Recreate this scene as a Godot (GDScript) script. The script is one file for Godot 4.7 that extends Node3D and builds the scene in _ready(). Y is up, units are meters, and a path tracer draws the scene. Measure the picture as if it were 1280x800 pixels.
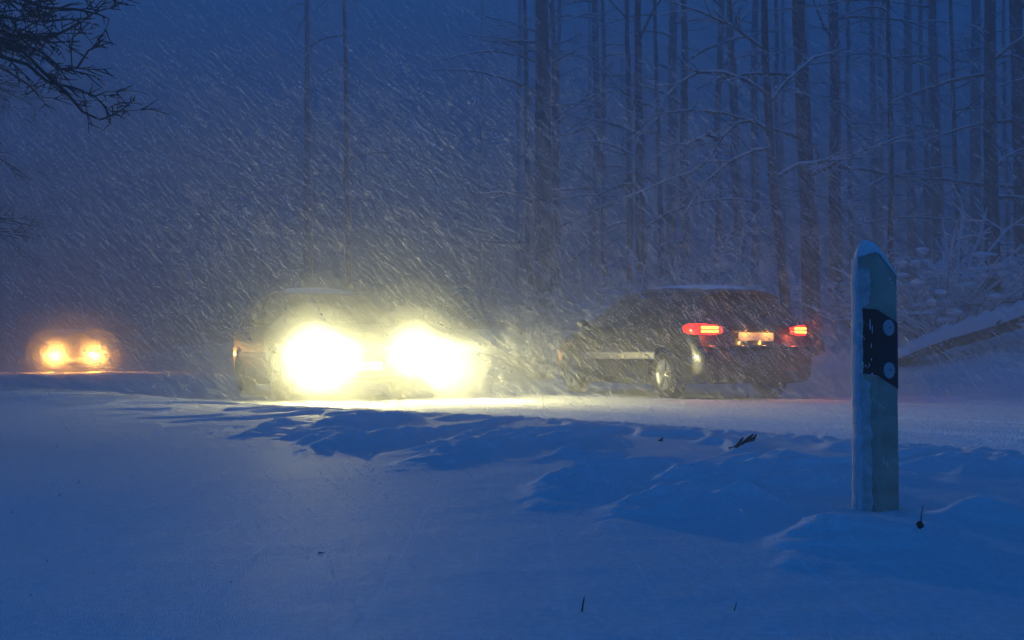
extends Node3D
# Dusk snowstorm on a forest road: camera low in the verge, two approaching cars, one leaving, a marker post in front.
# x is right, y up, depth runs along -z from the camera at the origin. Road surface at y = 0.

const F := 1372.0        # focal length in pixels of the 1280 px wide photograph
const HZ := 445.0        # row of the horizon
const EYE := 0.55

class MB:
	var v := PackedVector3Array()
	var n := PackedVector3Array()
	var i := PackedInt32Array()
	func quad(a: Vector3, b: Vector3, c: Vector3, d: Vector3) -> void:   # clockwise seen from outside, flat
		var nn := (c - a).cross(b - a).normalized()
		var k := v.size()
		v.append_array(PackedVector3Array([a, b, c, d]))
		n.append_array(PackedVector3Array([nn, nn, nn, nn]))
		i.append_array(PackedInt32Array([k, k + 1, k + 2, k, k + 2, k + 3]))
	func tri(a: Vector3, b: Vector3, c: Vector3) -> void:
		var nn := (c - a).cross(b - a).normalized()
		var k := v.size()
		v.append_array(PackedVector3Array([a, b, c]))
		n.append_array(PackedVector3Array([nn, nn, nn]))
		i.append_array(PackedInt32Array([k, k + 1, k + 2]))
	func tube(p: PackedVector3Array, r: PackedFloat32Array, sides: int, cap := true) -> void:
		var k := v.size()
		var m := p.size()
		var side := Vector3(0.37, 0.11, 0.92)
		for s in m:
			var t := (p[mini(s + 1, m - 1)] - p[maxi(s - 1, 0)]).normalized()
			side = (side - t * side.dot(t)).normalized()
			var up := t.cross(side)
			for q in sides:
				var a := TAU * q / sides
				var d := side * cos(a) + up * sin(a)
				v.append(p[s] + d * r[s])
				n.append(d)
		for s in m - 1:
			for q in sides:
				var q2 := (q + 1) % sides
				var a := k + s * sides + q
				var b := k + s * sides + q2
				i.append_array(PackedInt32Array([a, a + sides, b, b, a + sides, b + sides]))
		if cap:
			var t1 := (p[m - 1] - p[m - 2]).normalized()
			var c1 := v.size()
			v.append(p[m - 1] + t1 * r[m - 1] * 0.4); n.append(t1)
			for q in sides:
				i.append_array(PackedInt32Array([k + (m - 1) * sides + q, c1, k + (m - 1) * sides + (q + 1) % sides]))
	func grid(rows: Array, keep := {}) -> void:   # rows of equal length, smooth; rows x columns wind clockwise
		var nr := rows.size()
		var nc: int = rows[0].size()
		var k := v.size()
		var nn := PackedVector3Array()
		nn.resize(nr * nc)
		for a in nr - 1:
			for b in nc - 1:
				var p0: Vector3 = rows[a][b]
				var p1: Vector3 = rows[a][b + 1]
				var p2: Vector3 = rows[a + 1][b + 1]
				var p3: Vector3 = rows[a + 1][b]
				var f := (p2 - p0).cross(p1 - p3)
				nn[a * nc + b] += f; nn[a * nc + b + 1] += f; nn[(a + 1) * nc + b] += f; nn[(a + 1) * nc + b + 1] += f
		for x in nn.size():
			nn[x] = nn[x].normalized()
		if not keep:
			for a in nr:
				v.append_array(PackedVector3Array(rows[a]))
			n.append_array(nn)
			for a in nr - 1:
				for b in nc - 1:
					var o := k + a * nc + b
					i.append_array(PackedInt32Array([o, o + 1, o + nc + 1, o, o + nc + 1, o + nc]))
			return
		var at := {}                                   # only the vertices that the kept quads use
		for q in keep:
			var four := []
			for c in [[0, 0], [0, 1], [1, 1], [1, 0]]:
				var o: int = (q.x + c[0]) * nc + q.y + c[1]
				if not at.has(o):
					at[o] = v.size()
					v.append(rows[q.x + c[0]][q.y + c[1]]); n.append(nn[o])
				four.append(at[o])
			i.append_array(PackedInt32Array([four[0], four[1], four[2], four[0], four[2], four[3]]))
	func box(c: Vector3, s: Vector3, bev := 0.0, bs := Basis()) -> void:   # chamfered box
		var h := s * 0.5
		var e := minf(bev, minf(h.x, minf(h.y, h.z)) * 0.95)
		if e <= 0.0:
			e = minf(h.x, minf(h.y, h.z)) * 0.08
		for ax in 3:
			for sg in [-1.0, 1.0]:
				var u := (ax + 1) % 3
				var w := (ax + 2) % 3
				var q := []
				for st in [[-1, -1], [1, -1], [1, 1], [-1, 1]]:
					var p := Vector3()
					p[ax] = sg * h[ax]; p[u] = st[0] * (h[u] - e); p[w] = st[1] * (h[w] - e)
					q.append(c + bs * p)
				if sg > 0: quad(q[0], q[3], q[2], q[1])
				else: quad(q[0], q[1], q[2], q[3])
		for ax in 3:                                   # edges
			var u := (ax + 1) % 3
			var w := (ax + 2) % 3
			for su in [-1.0, 1.0]:
				for sw in [-1.0, 1.0]:
					var q := []
					for k in 4:
						var p := Vector3()
						p[ax] = (h[ax] - e) * (-1.0 if k == 0 or k == 3 else 1.0)
						p[u] = su * (h[u] - (0.0 if k < 2 else e)); p[w] = sw * (h[w] - (e if k < 2 else 0.0))
						q.append(c + bs * p)
					if su * sw > 0: quad(q[0], q[1], q[2], q[3])
					else: quad(q[0], q[3], q[2], q[1])
		for sx in [-1.0, 1.0]:
			for sy in [-1.0, 1.0]:
				for sz in [-1.0, 1.0]:
					var a := c + bs * Vector3(sx * h.x, sy * (h.y - e), sz * (h.z - e))
					var b := c + bs * Vector3(sx * (h.x - e), sy * h.y, sz * (h.z - e))
					var d := c + bs * Vector3(sx * (h.x - e), sy * (h.y - e), sz * h.z)
					if sx * sy * sz > 0: tri(a, d, b)
					else: tri(a, b, d)
	func lathe(prof: Array, sides: int, c: Vector3, bs: Basis) -> void:   # prof: Vector2(radius, along bs.y)
		var rows := []
		for p in prof:
			var row := PackedVector3Array()
			for q in sides + 1:
				var a := -TAU * q / sides
				row.append(c + bs * Vector3(cos(a) * p.x, p.y, sin(a) * p.x))
			rows.append(row)
		rows.reverse()
		grid(rows)
	func mesh(mat: Material) -> ArrayMesh:
		var arr := []
		arr.resize(Mesh.ARRAY_MAX)
		arr[Mesh.ARRAY_VERTEX] = v
		arr[Mesh.ARRAY_NORMAL] = n
		arr[Mesh.ARRAY_INDEX] = i
		var m := ArrayMesh.new()
		m.add_surface_from_arrays(Mesh.PRIMITIVE_TRIANGLES, arr)
		m.surface_set_material(0, mat)
		return m

var M := {}
var used := {}
var rng := RandomNumberGenerator.new()
var xs := PackedFloat32Array()
var ds := PackedFloat32Array()
var hts := PackedFloat32Array()
var n_low := FastNoiseLite.new()
var n_mid := FastNoiseLite.new()
var n_rid := FastNoiseLite.new()
var edge_d := [-60.0, 0.0, 4.0, 6.6, 9.5, 12.0, 14.3, 19.5, 29.0, 42.0, 70.0, 300.0]
var edge_x := [34.0, 6.4, 3.9, 2.5, 0.2, -2.5, -4.7, -8.6, -14.0, -20.6, -34.5, -140.0]
const ROAD_W := 7.8

# ---------- naming and tagging ----------
func numbered(called: String) -> String:
	used[called] = used.get(called, -1) + 1
	return called if used[called] == 0 else "%s_%03d" % [called, used[called]]
func tag(o: Node, label: String, category: String, group := "") -> Node:
	o.set_meta("label", label); o.set_meta("category", category)
	if group: o.set_meta("group", group)
	return o
func thing(called: String, label: String, category: String, at: Vector3, turn := 0.0, group := "") -> Node3D:
	var o := Node3D.new()
	o.name = numbered(called)
	add_child(o)
	o.position = at; o.rotation.y = turn
	tag(o, label, category, group)
	return o
func part(called: String, mb, mat: Material, parent: Node, kind := "") -> MeshInstance3D:
	var o := MeshInstance3D.new()
	o.name = numbered(called) if parent == self else called
	o.mesh = mb.mesh(mat) if mb is MB else mb
	parent.add_child(o, true)
	if kind: o.set_meta("kind", kind)
	return o

# ---------- materials ----------
func noise_tex(freq: float, seed_: int, lo: Color, hi: Color, octaves := 4, size := 256, p0 := 0.3, p1 := 0.7) -> NoiseTexture2D:
	var f := FastNoiseLite.new()
	f.seed = seed_; f.frequency = freq; f.fractal_octaves = octaves
	var g := Gradient.new()
	g.offsets = PackedFloat32Array([p0, p1]); g.colors = PackedColorArray([lo, hi])
	var t := NoiseTexture2D.new()
	t.width = size; t.height = size; t.seamless = true; t.noise = f; t.color_ramp = g
	return t
func lin(r: float, g: float, b: float, a := 1.0) -> Color:
	var c := Color(r, g, b).linear_to_srgb()
	c.a = a
	return c
func mat(called: String, col: Color, rough: float, metal := 0.0) -> StandardMaterial3D:
	var m := StandardMaterial3D.new()
	m.resource_name = called; m.albedo_color = col; m.roughness = rough; m.metallic = metal
	M[called] = m
	return m
func textured(m: StandardMaterial3D, tex: Texture2D, scale_: float, bump: Texture2D = null, depth := 0.0, world := true) -> void:
	m.albedo_color = Color.WHITE; m.albedo_texture = tex
	m.uv1_triplanar = true; m.uv1_world_triplanar = world; m.uv1_scale = Vector3.ONE * scale_
	if bump:
		m.heightmap_enabled = true; m.heightmap_texture = bump; m.heightmap_scale = depth
func glow(called: String, col: Color, e: float) -> StandardMaterial3D:
	var m := mat(called, Color(col.r * 0.8, col.g * 0.8, col.b * 0.8), 0.2)
	m.emission_enabled = true; m.emission = col; m.emission_energy_multiplier = e
	return m
func materials() -> void:
	var fine := noise_tex(0.06, 5, Color(0, 0, 0), Color(1, 1, 1), 5, 512, 0.2, 0.8)
	var snow := mat("snow", Color.WHITE, 0.75)
	textured(snow, noise_tex(0.02, 3, lin(0.80, 0.82, 0.85), lin(0.88, 0.89, 0.90), 4, 256), 5.0, fine, 0.6)
	snow.metallic_specular = 0.3
	var rs := mat("road_snow", Color.WHITE, 0.7)
	textured(rs, noise_tex(0.03, 9, lin(0.66, 0.67, 0.68), lin(0.86, 0.87, 0.88), 5, 512), 1.2, fine, 0.7)
	var load_ := mat("branch_snow", lin(0.82, 0.84, 0.87), 0.8)
	load_.metallic_specular = 0.2
	var bark := mat("bark", Color.WHITE, 0.9)
	textured(bark, noise_tex(0.03, 11, lin(0.035, 0.03, 0.026), lin(0.085, 0.075, 0.065), 5, 256), 1.6, fine, 2.0)
	mat("twig", lin(0.035, 0.028, 0.022), 0.9)
	mat("dry_stem", lin(0.05, 0.035, 0.02), 0.9)
	var plastic := mat("post_plastic", Color.WHITE, 0.5)
	textured(plastic, noise_tex(0.025, 21, lin(0.34, 0.26, 0.17), lin(0.52, 0.42, 0.30), 5, 256, 0.1, 0.6), 1.3, fine, 0.12)
	var frost := mat("frost", Color.WHITE, 0.85)
	textured(frost, noise_tex(0.05, 23, lin(0.42, 0.40, 0.34), lin(0.68, 0.67, 0.64), 5, 256, 0.2, 0.8), 2.0, fine, 0.05)
	mat("beam_streak_strip", lin(0.50, 0.48, 0.42), 0.4, 0.3)  # pale colour of the door strips that stand in for the headlight streak
	mat("post_black", lin(0.008, 0.008, 0.009), 0.55)
	mat("reflector", lin(0.45, 0.46, 0.47), 0.25, 0.3)
	mat("rubber", lin(0.02, 0.02, 0.02), 0.85)
	mat("black_trim", lin(0.015, 0.015, 0.016), 0.55)
	mat("rim_metal", lin(0.35, 0.35, 0.36), 0.4, 0.8)
	mat("chrome", lin(0.6, 0.6, 0.6), 0.2, 1.0)
	for c in [["paint_grey", 0.022, 0.022, 0.025, 31], ["paint_green", 0.02, 0.022, 0.018, 33], ["paint_dark", 0.02, 0.02, 0.022, 35]]:
		var p := mat(c[0], Color.WHITE, 0.34, 0.35)
		textured(p, noise_tex(0.05, c[4], lin(c[1], c[2], c[3]), lin(c[1] * 1.6 + 0.02, c[2] * 1.6 + 0.02, c[3] * 1.6 + 0.022), 6, 512, 0.45, 0.95), 1.1, null, 0.0, false)
		p.clearcoat_enabled = true; p.clearcoat = 0.6; p.clearcoat_roughness = 0.12
	var glass := mat("car_glass", lin(0.012, 0.014, 0.016, 0.8), 0.06)
	glass.transparency = BaseMaterial3D.TRANSPARENCY_ALPHA
	mat("seat_cloth", lin(0.03, 0.03, 0.032), 0.9)
	mat("plate_white", lin(0.7, 0.68, 0.6), 0.5)
	glow("tail_red", lin(1.0, 0.03, 0.02), 2.4)
	glow("tail_core", lin(1.0, 0.36, 0.05), 6.0)
	glow("plate_bulb", lin(1.0, 0.45, 0.08), 1.0)
	glow("head_lens", lin(1.0, 0.90, 0.45), 45.0)
	glow("head_lens_far", lin(1.0, 0.60, 0.16), 24.0)
	var fl := mat("flake", lin(0.9, 0.9, 0.9), 0.8)
	fl.backlight_enabled = true; fl.backlight = lin(0.9, 0.9, 0.9)

# ---------- terrain ----------
func edge_at(d: float) -> float:
	for k in edge_d.size() - 1:
		if d <= edge_d[k + 1]:
			var t: float = (d - edge_d[k]) / (edge_d[k + 1] - edge_d[k])
			# cubic through neighbours
			var k0 := maxi(k - 1, 0)
			var k3 := mini(k + 2, edge_d.size() - 1)
			var m1: float = (edge_x[k + 1] - edge_x[k0]) / (edge_d[k + 1] - edge_d[k0]) * (edge_d[k + 1] - edge_d[k])
			var m2: float = (edge_x[k3] - edge_x[k]) / (edge_d[k3] - edge_d[k]) * (edge_d[k + 1] - edge_d[k])
			var t2 := t * t
			var t3 := t2 * t
			return (2 * t3 - 3 * t2 + 1) * edge_x[k] + (t3 - 2 * t2 + t) * m1 + (-2 * t3 + 3 * t2) * edge_x[k + 1] + (t3 - t2) * m2
	return edge_x[-1]
func cos_at(d: float) -> float:
	var sl := (edge_at(d + 0.3) - edge_at(d - 0.3)) / 0.6
	return 1.0 / sqrt(1.0 + sl * sl)
func land(x: float, d: float, ex: float, ca: float) -> float:
	var s := (x - ex) * ca
	var h: float
	if s < ROAD_W * 0.5:
		var left := smoothstep(-1.5, -5.0, x) * smoothstep(3.0, 9.0, d)
		h = 0.045 + 0.015 * clampf(s + 2.8, -4.0, 2.0) + 0.11 * left * smoothstep(0.0, -2.5, s) + n_low.get_noise_2d(x * 0.8, d * 0.8) * 0.016
		h += n_mid.get_noise_2d(x * 2.0, d * 2.0) * 0.0025
		# wind ridges near the road: long along (0.52, 0.85), narrow across
		var al := x * 0.52 + d * 0.85
		var ac := x * 0.85 - d * 0.52
		var rid := n_rid.get_noise_2d(al * 0.36, ac * 1.25 + al * 0.1)
		var mask := smoothstep(-4.2, -1.2, s) * (1.0 - smoothstep(-0.25, 0.1, s)) * smoothstep(3.5, 6.0, d)
		h += (0.034 * exp(-rid * rid / (0.004 if rid > 0.0 else 0.03)) + 0.008 * rid) * mask
		h = lerpf(h, 0.012 + n_mid.get_noise_2d(x * 3, d * 3) * 0.03, smoothstep(-1.4, 0.05, s))
		h = lerpf(h, -0.2, smoothstep(0.05, 0.3, s))
	else:
		var q := s - ROAD_W
		if q < 0.0:
			h = lerpf(-0.2, 0.03, smoothstep(-0.3, -0.05, q))
		else:
			h = 0.03 + 0.07 * q + 0.034 * q * q if q < 4.5 else 1.03 + 0.16 * (q - 4.5)
			h = minf(h, 1.3 + 0.02 * q)
			h += (n_low.get_noise_2d(x, d) * 0.12 + n_mid.get_noise_2d(x, d) * 0.03) * smoothstep(0.0, 2.0, q)
	return h
func height(x: float, d: float) -> float:
	return land(x, d, edge_at(d), cos_at(d))
func lines(spans: Array) -> PackedFloat32Array:
	var out := PackedFloat32Array([spans[0][0]])
	for s in spans:
		var a: float = s[0]
		var n := int(ceil((s[1] - a) / s[2]))
		if s.size() > 3:                      # growing steps
			var st: float = s[2]
			while a < s[1]:
				a += st; st *= s[3]; out.append(a)
		else:
			for k in n:
				out.append(lerpf(a, s[1], (k + 1.0) / n))
	return out
func ground_px(px: float, py: float, below := 0.5) -> Vector2:      # where the line of sight through a pixel meets the verge
	var d := below * F / (py - HZ)
	return Vector2((px - 640.0) / F * d, d)
func build_ground() -> void:
	n_low.seed = 4; n_low.frequency = 0.35; n_low.fractal_octaves = 2
	n_mid.seed = 8; n_mid.frequency = 1.7; n_mid.fractal_octaves = 3
	n_rid.seed = 15; n_rid.frequency = 1.0; n_rid.fractal_octaves = 2
	var side := lines([[5.2, 24.0, 0.12, 1.06], [24.5, 240.0, 1.2, 1.18]])
	for k in range(side.size() - 1, -1, -1): xs.append(-side[k] - 1.8)
	var mid := lines([[-6.9, 5.1, 0.028]])
	xs.append_array(mid); xs.append_array(side)
	ds = lines([[-14.0, 1.0, 0.8], [1.0, 5.0, 0.021], [5.0, 12.0, 0.03], [12.0, 26.0, 0.14], [26.0, 240.0, 0.3, 1.11]])
	var nc := xs.size()
	hts.resize(nc * ds.size())
	for r in ds.size():
		var ex := edge_at(ds[r])
		var ca := cos_at(ds[r])
		for c in nc:
			hts[r * nc + c] = land(xs[c], ds[r], ex, ca)
	# single drift crests, seen in the photograph as lit lines: steep towards the lamps, gentle behind
	var crests := [
		[[665, 610], [680, 597], [715, 582], [745, 578], [780, 574], [815, 571], [887, 570]], [[762, 630], [780, 621], [810, 615], [832, 607], [855, 602], [882, 600]],
		[[800, 598], [830, 595], [845, 586], [865, 580], [915, 575]], [[905, 615], [922, 611], [960, 610]], [[692, 567], [722, 565], [752, 565]], [[640, 551], [685, 547], [740, 545], [772, 544]],
		[[927, 580], [960, 571], [1000, 566]], [[382, 555], [418, 546], [463, 543], [535, 533], [580, 530]], [[345, 543], [375, 537], [411, 528], [437, 520]], [[375, 548], [411, 540], [444, 538]],
		[[497, 573], [540, 563], [585, 553], [640, 545], [700, 540]], [[303, 538], [339, 528], [370, 520]], [[985, 668], [995, 656], [1010, 647], [1035, 641], [1075, 632]], [[1172, 632], [1210, 628], [1285, 621]], [[1120, 580], [1190, 575], [1285, 572]],
		[[420, 530], [460, 524], [510, 519]], [[560, 545], [600, 538], [660, 531]], [[880, 588], [905, 585], [940, 583]], [[960, 598], [1000, 592], [1040, 590]]]
	for cr in crests:
		var pts := []
		for p in cr: pts.append(ground_px(p[0], p[1], 0.47))
		var total := 0.0
		for k in pts.size() - 1: total += pts[k].distance_to(pts[k + 1])
		var big := 0.055 if cr[0][0] == 985 else 0.055
		var lo := Vector2(1e9, 1e9)
		var hi := -lo
		for p in pts:
			lo = lo.min(p); hi = hi.max(p)
		var c0 := xs.bsearch(lo.x - 0.5)
		var c1 := xs.bsearch(hi.x + 0.5)
		var r0 := ds.bsearch(lo.y - 0.5)
		var r1 := ds.bsearch(hi.y + 0.5)
		for r in range(r0, r1):
			for c in range(c0, c1):
				var p := Vector2(xs[c], ds[r])
				var best := 1e9
				var sg := 1.0
				var along := 0.0
				var run := 0.0
				for k in pts.size() - 1:
					var ab: Vector2 = pts[k + 1] - pts[k]
					var ln := ab.length()
					var t := clampf((p - pts[k]).dot(ab) / (ln * ln), 0.0, 1.0)
					var q: Vector2 = p - (pts[k] + ab * t)
					if q.length() < best:
						best = q.length(); sg = ab.cross(q); along = (run + t * ln) / total
					run += ln
				var w := 0.05 if sg > 0.0 else 0.26
				var up := big * exp(-best * best / (w * w)) * sin(PI * clampf(along * 0.9 + 0.08, 0.0, 1.0)) * (0.75 + 0.5 * n_mid.get_noise_2d(p.x * 3, p.y * 3))
				if up > 0.0005: hts[r * nc + c] += up
	var v := PackedVector3Array()
	var n := PackedVector3Array()
	var idx := PackedInt32Array()
	v.resize(nc * ds.size()); n.resize(v.size())
	for r in ds.size():
		for c in nc:
			var o := r * nc + c
			v[o] = Vector3(xs[c], hts[o], -ds[r])
			var cl := maxi(c - 1, 0)
			var ch := mini(c + 1, nc - 1)
			var rl := maxi(r - 1, 0)
			var rh := mini(r + 1, ds.size() - 1)
			n[o] = Vector3(-(hts[r * nc + ch] - hts[r * nc + cl]) / (xs[ch] - xs[cl]), 1.0, (hts[rh * nc + c] - hts[rl * nc + c]) / (ds[rh] - ds[rl])).normalized()
			if r and c:
				idx.append_array(PackedInt32Array([o - nc - 1, o - 1, o, o - nc - 1, o, o - nc]))
	var mb := MB.new()
	mb.v = v; mb.n = n; mb.i = idx
	part("ground", mb, M.snow, self, "structure")
	# the road: packed snow with wheel ruts along both lanes
	var rows := []
	var sd := lines([[-12.0, 4.0, 0.5], [4.0, 22.0, 0.07], [22.0, 44.0, 0.35], [44.0, 230.0, 2.0, 1.05]])
	for d in sd:
		var row := PackedVector3Array()
		var ex := edge_at(d)
		var ca := cos_at(d)
		var nrm := Vector2(ca, sqrt(1.0 - ca * ca))    # towards the far side: +x and deeper
		for k in 141:
			var s := ROAD_W * k / 140.0
			var p := Vector2(ex, d) + nrm * s
			var h := 0.0
			for lane in [1.9, 5.9]:
				for rut in [-0.78, 0.70]:
					var u: float = s - lane - rut - n_low.get_noise_2d(d * 0.5, lane) * 0.12
					h -= 0.04 * exp(-u * u / 0.014)
					h += 0.022 * exp(-pow(absf(u) - 0.21, 2) / 0.003)
			h += 0.03 * exp(-pow(s - 3.9, 2) / 0.2) + n_mid.get_noise_2d(s * 2.2, d * 0.35) * 0.014 + n_mid.get_noise_2d(p.x * 3.0, p.y * 3.0) * 0.006
			h -= 0.05 * (smoothstep(0.25, 0.0, s) + smoothstep(ROAD_W - 0.25, ROAD_W, s))
			row.append(Vector3(p.x, h, -p.y))
		rows.append(row)
	rows.reverse()
	var rb := MB.new()
	rb.grid(rows)
	part("road", rb, M.road_snow, self, "structure")

# ---------- trees ----------
func px_at(px: float, py: float, d: float) -> Vector3:
	return Vector3((px - 640.0) / F * d, EYE - (py - HZ) / F * d, -d)
func wander(start: Vector3, dir: Vector3, length: float, segs: int, wob: float, drop: float, r: RandomNumberGenerator) -> PackedVector3Array:
	var p := PackedVector3Array([start])
	var d := dir.normalized()
	var st := length / segs
	for k in segs:
		d = (d + Vector3(r.randf_range(-1, 1), r.randf_range(-1, 1), r.randf_range(-1, 1)) * wob + Vector3(0, -drop, 0)).normalized()
		p.append(p[-1] + d * st)
	return p
func taper(n: int, r0: float, r1: float) -> PackedFloat32Array:
	var out := PackedFloat32Array()
	for k in n: out.append(lerpf(r0, r1, float(k) / (n - 1)))
	return out
func lay_snow(sn: MB, p: PackedVector3Array, r: PackedFloat32Array, thick: float) -> void:
	var q := PackedVector3Array()
	var w := PackedFloat32Array()
	for k in p.size():
		q.append(p[k] + Vector3(0, r[k] * 0.8 + thick * 0.4, 0))
		w.append(maxf(r[k] * 0.7, thick * (0.5 if k == 0 or k == p.size() - 1 else 1.0)))
	sn.tube(q, w, 4)
func bough(wood: MB, sn: MB, p: PackedVector3Array, r0: float, r1: float, twigs: int, tw_len: float, r: RandomNumberGenerator, snow_th: float, sub := 3) -> void:
	var rad := taper(p.size(), r0, r1)
	wood.tube(p, rad, 5)
	if snow_th > 0.0: lay_snow(sn, p, rad, snow_th)
	for t in twigs:
		var f := r.randf_range(0.15, 1.0) * (p.size() - 1)
		var k := mini(int(f), p.size() - 2)
		var at := p[k].lerp(p[k + 1], f - k)
		var ax := (p[k + 1] - p[k]).normalized()
		var dir := (ax * 0.8 + Vector3(r.randf_range(-1, 1), r.randf_range(-0.7, 0.7), r.randf_range(-1, 1))).normalized()
		var ln := tw_len * r.randf_range(0.4, 1.2)
		var tp := wander(at, dir, ln, 4, 0.16, 0.02, r)
		var tr := taper(5, minf(rad[k] * 0.5, 0.012), 0.0022)
		wood.tube(tp, tr, 3)
		if snow_th > 0.0 and r.randf() < 0.75: lay_snow(sn, tp, tr, snow_th * 0.5)
		for s in sub:
			var k2 := r.randi_range(1, 3)
			var d2 := ((tp[k2 + 1] - tp[k2]).normalized() + Vector3(r.randf_range(-1, 1), r.randf_range(-0.8, 0.8), r.randf_range(-1, 1)) * 0.8).normalized()
			var sp := wander(tp[k2], d2, ln * r.randf_range(0.25, 0.6), 3, 0.2, 0.02, r)
			var sr := taper(4, 0.005, 0.002)
			wood.tube(sp, sr, 3)
			if snow_th > 0.0 and r.randf() < 0.5: lay_snow(sn, sp, sr, snow_th * 0.35)
# trunk path as [x, y] offsets from the base; limbs = number of side limbs
func tree_shapes(seed_: int, hgt: float, r0: float, limbs: int, wob: float, bends: Array, thick: float, first := 1.6) -> Array:
	var r := RandomNumberGenerator.new()
	r.seed = seed_
	var trunk := MB.new()
	var crown := MB.new()
	var sn := MB.new()
	var p := PackedVector3Array()
	var rad := PackedFloat32Array()
	var n := 22
	var off := Vector2()
	for k in n + 1:
		var t := float(k) / n
		var y := hgt * t
		var bx := 0.0
		if bends:
			for b in bends.size() - 1:
				if y >= bends[b][1]:
					bx = lerpf(bends[b][0], bends[b + 1][0], (y - bends[b][1]) / (bends[b + 1][1] - bends[b][1]))
		off += Vector2(r.randf_range(-1, 1), r.randf_range(-1, 1)) * wob
		p.append(Vector3(bx + off.x, y - 0.25, off.y))
		rad.append(r0 * (1.0 - 0.78 * t) * (1.0 + 0.5 * exp(-y / 0.25)) * r.randf_range(0.96, 1.04))
	trunk.tube(p, rad, 10)
	for l in limbs:
		var y := first + (hgt - first) * pow(r.randf(), 0.9)
		var f := clampf((y + 0.25) / hgt, 0.0, 0.98) * n
		var k := mini(int(f), n - 1)
		var at := p[k].lerp(p[k + 1], f - k)
		var az := r.randf() * TAU
		var up := r.randf_range(-0.1, 0.8)
		var ln := clampf(r.randf_range(1.0, 3.2) * (1.1 - 0.5 * y / hgt), 0.5, 3.0)
		var lp := wander(at, Vector3(cos(az), up, sin(az)), ln, 8, 0.13, 0.05, r)
		bough(crown, sn, lp, minf(rad[k] * 0.45, 0.035), 0.006, 7, ln * 0.33, r, thick, 2)
	return [trunk.mesh(M.bark), crown.mesh(M.twig) if limbs else null, sn.mesh(M.branch_snow) if limbs and thick > 0.0 else null, p]
func plant_tree(shapes: Array, at: Vector3, turn: float, label: String, group := "", called := "forest_tree") -> Node3D:
	var t := thing(called, label, "tree", at, turn, group)
	part("trunk", shapes[0], null, t)
	if shapes[1]: 
		var c := part("crown", shapes[1], null, t)
		if shapes[2]: part("branch_snow", shapes[2], null, c, "stuff")
	return t
func on_land(px: float, d: float) -> Vector3:
	var x := (px - 640.0) / F * d
	return Vector3(x, height(x, d), -d)
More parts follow.
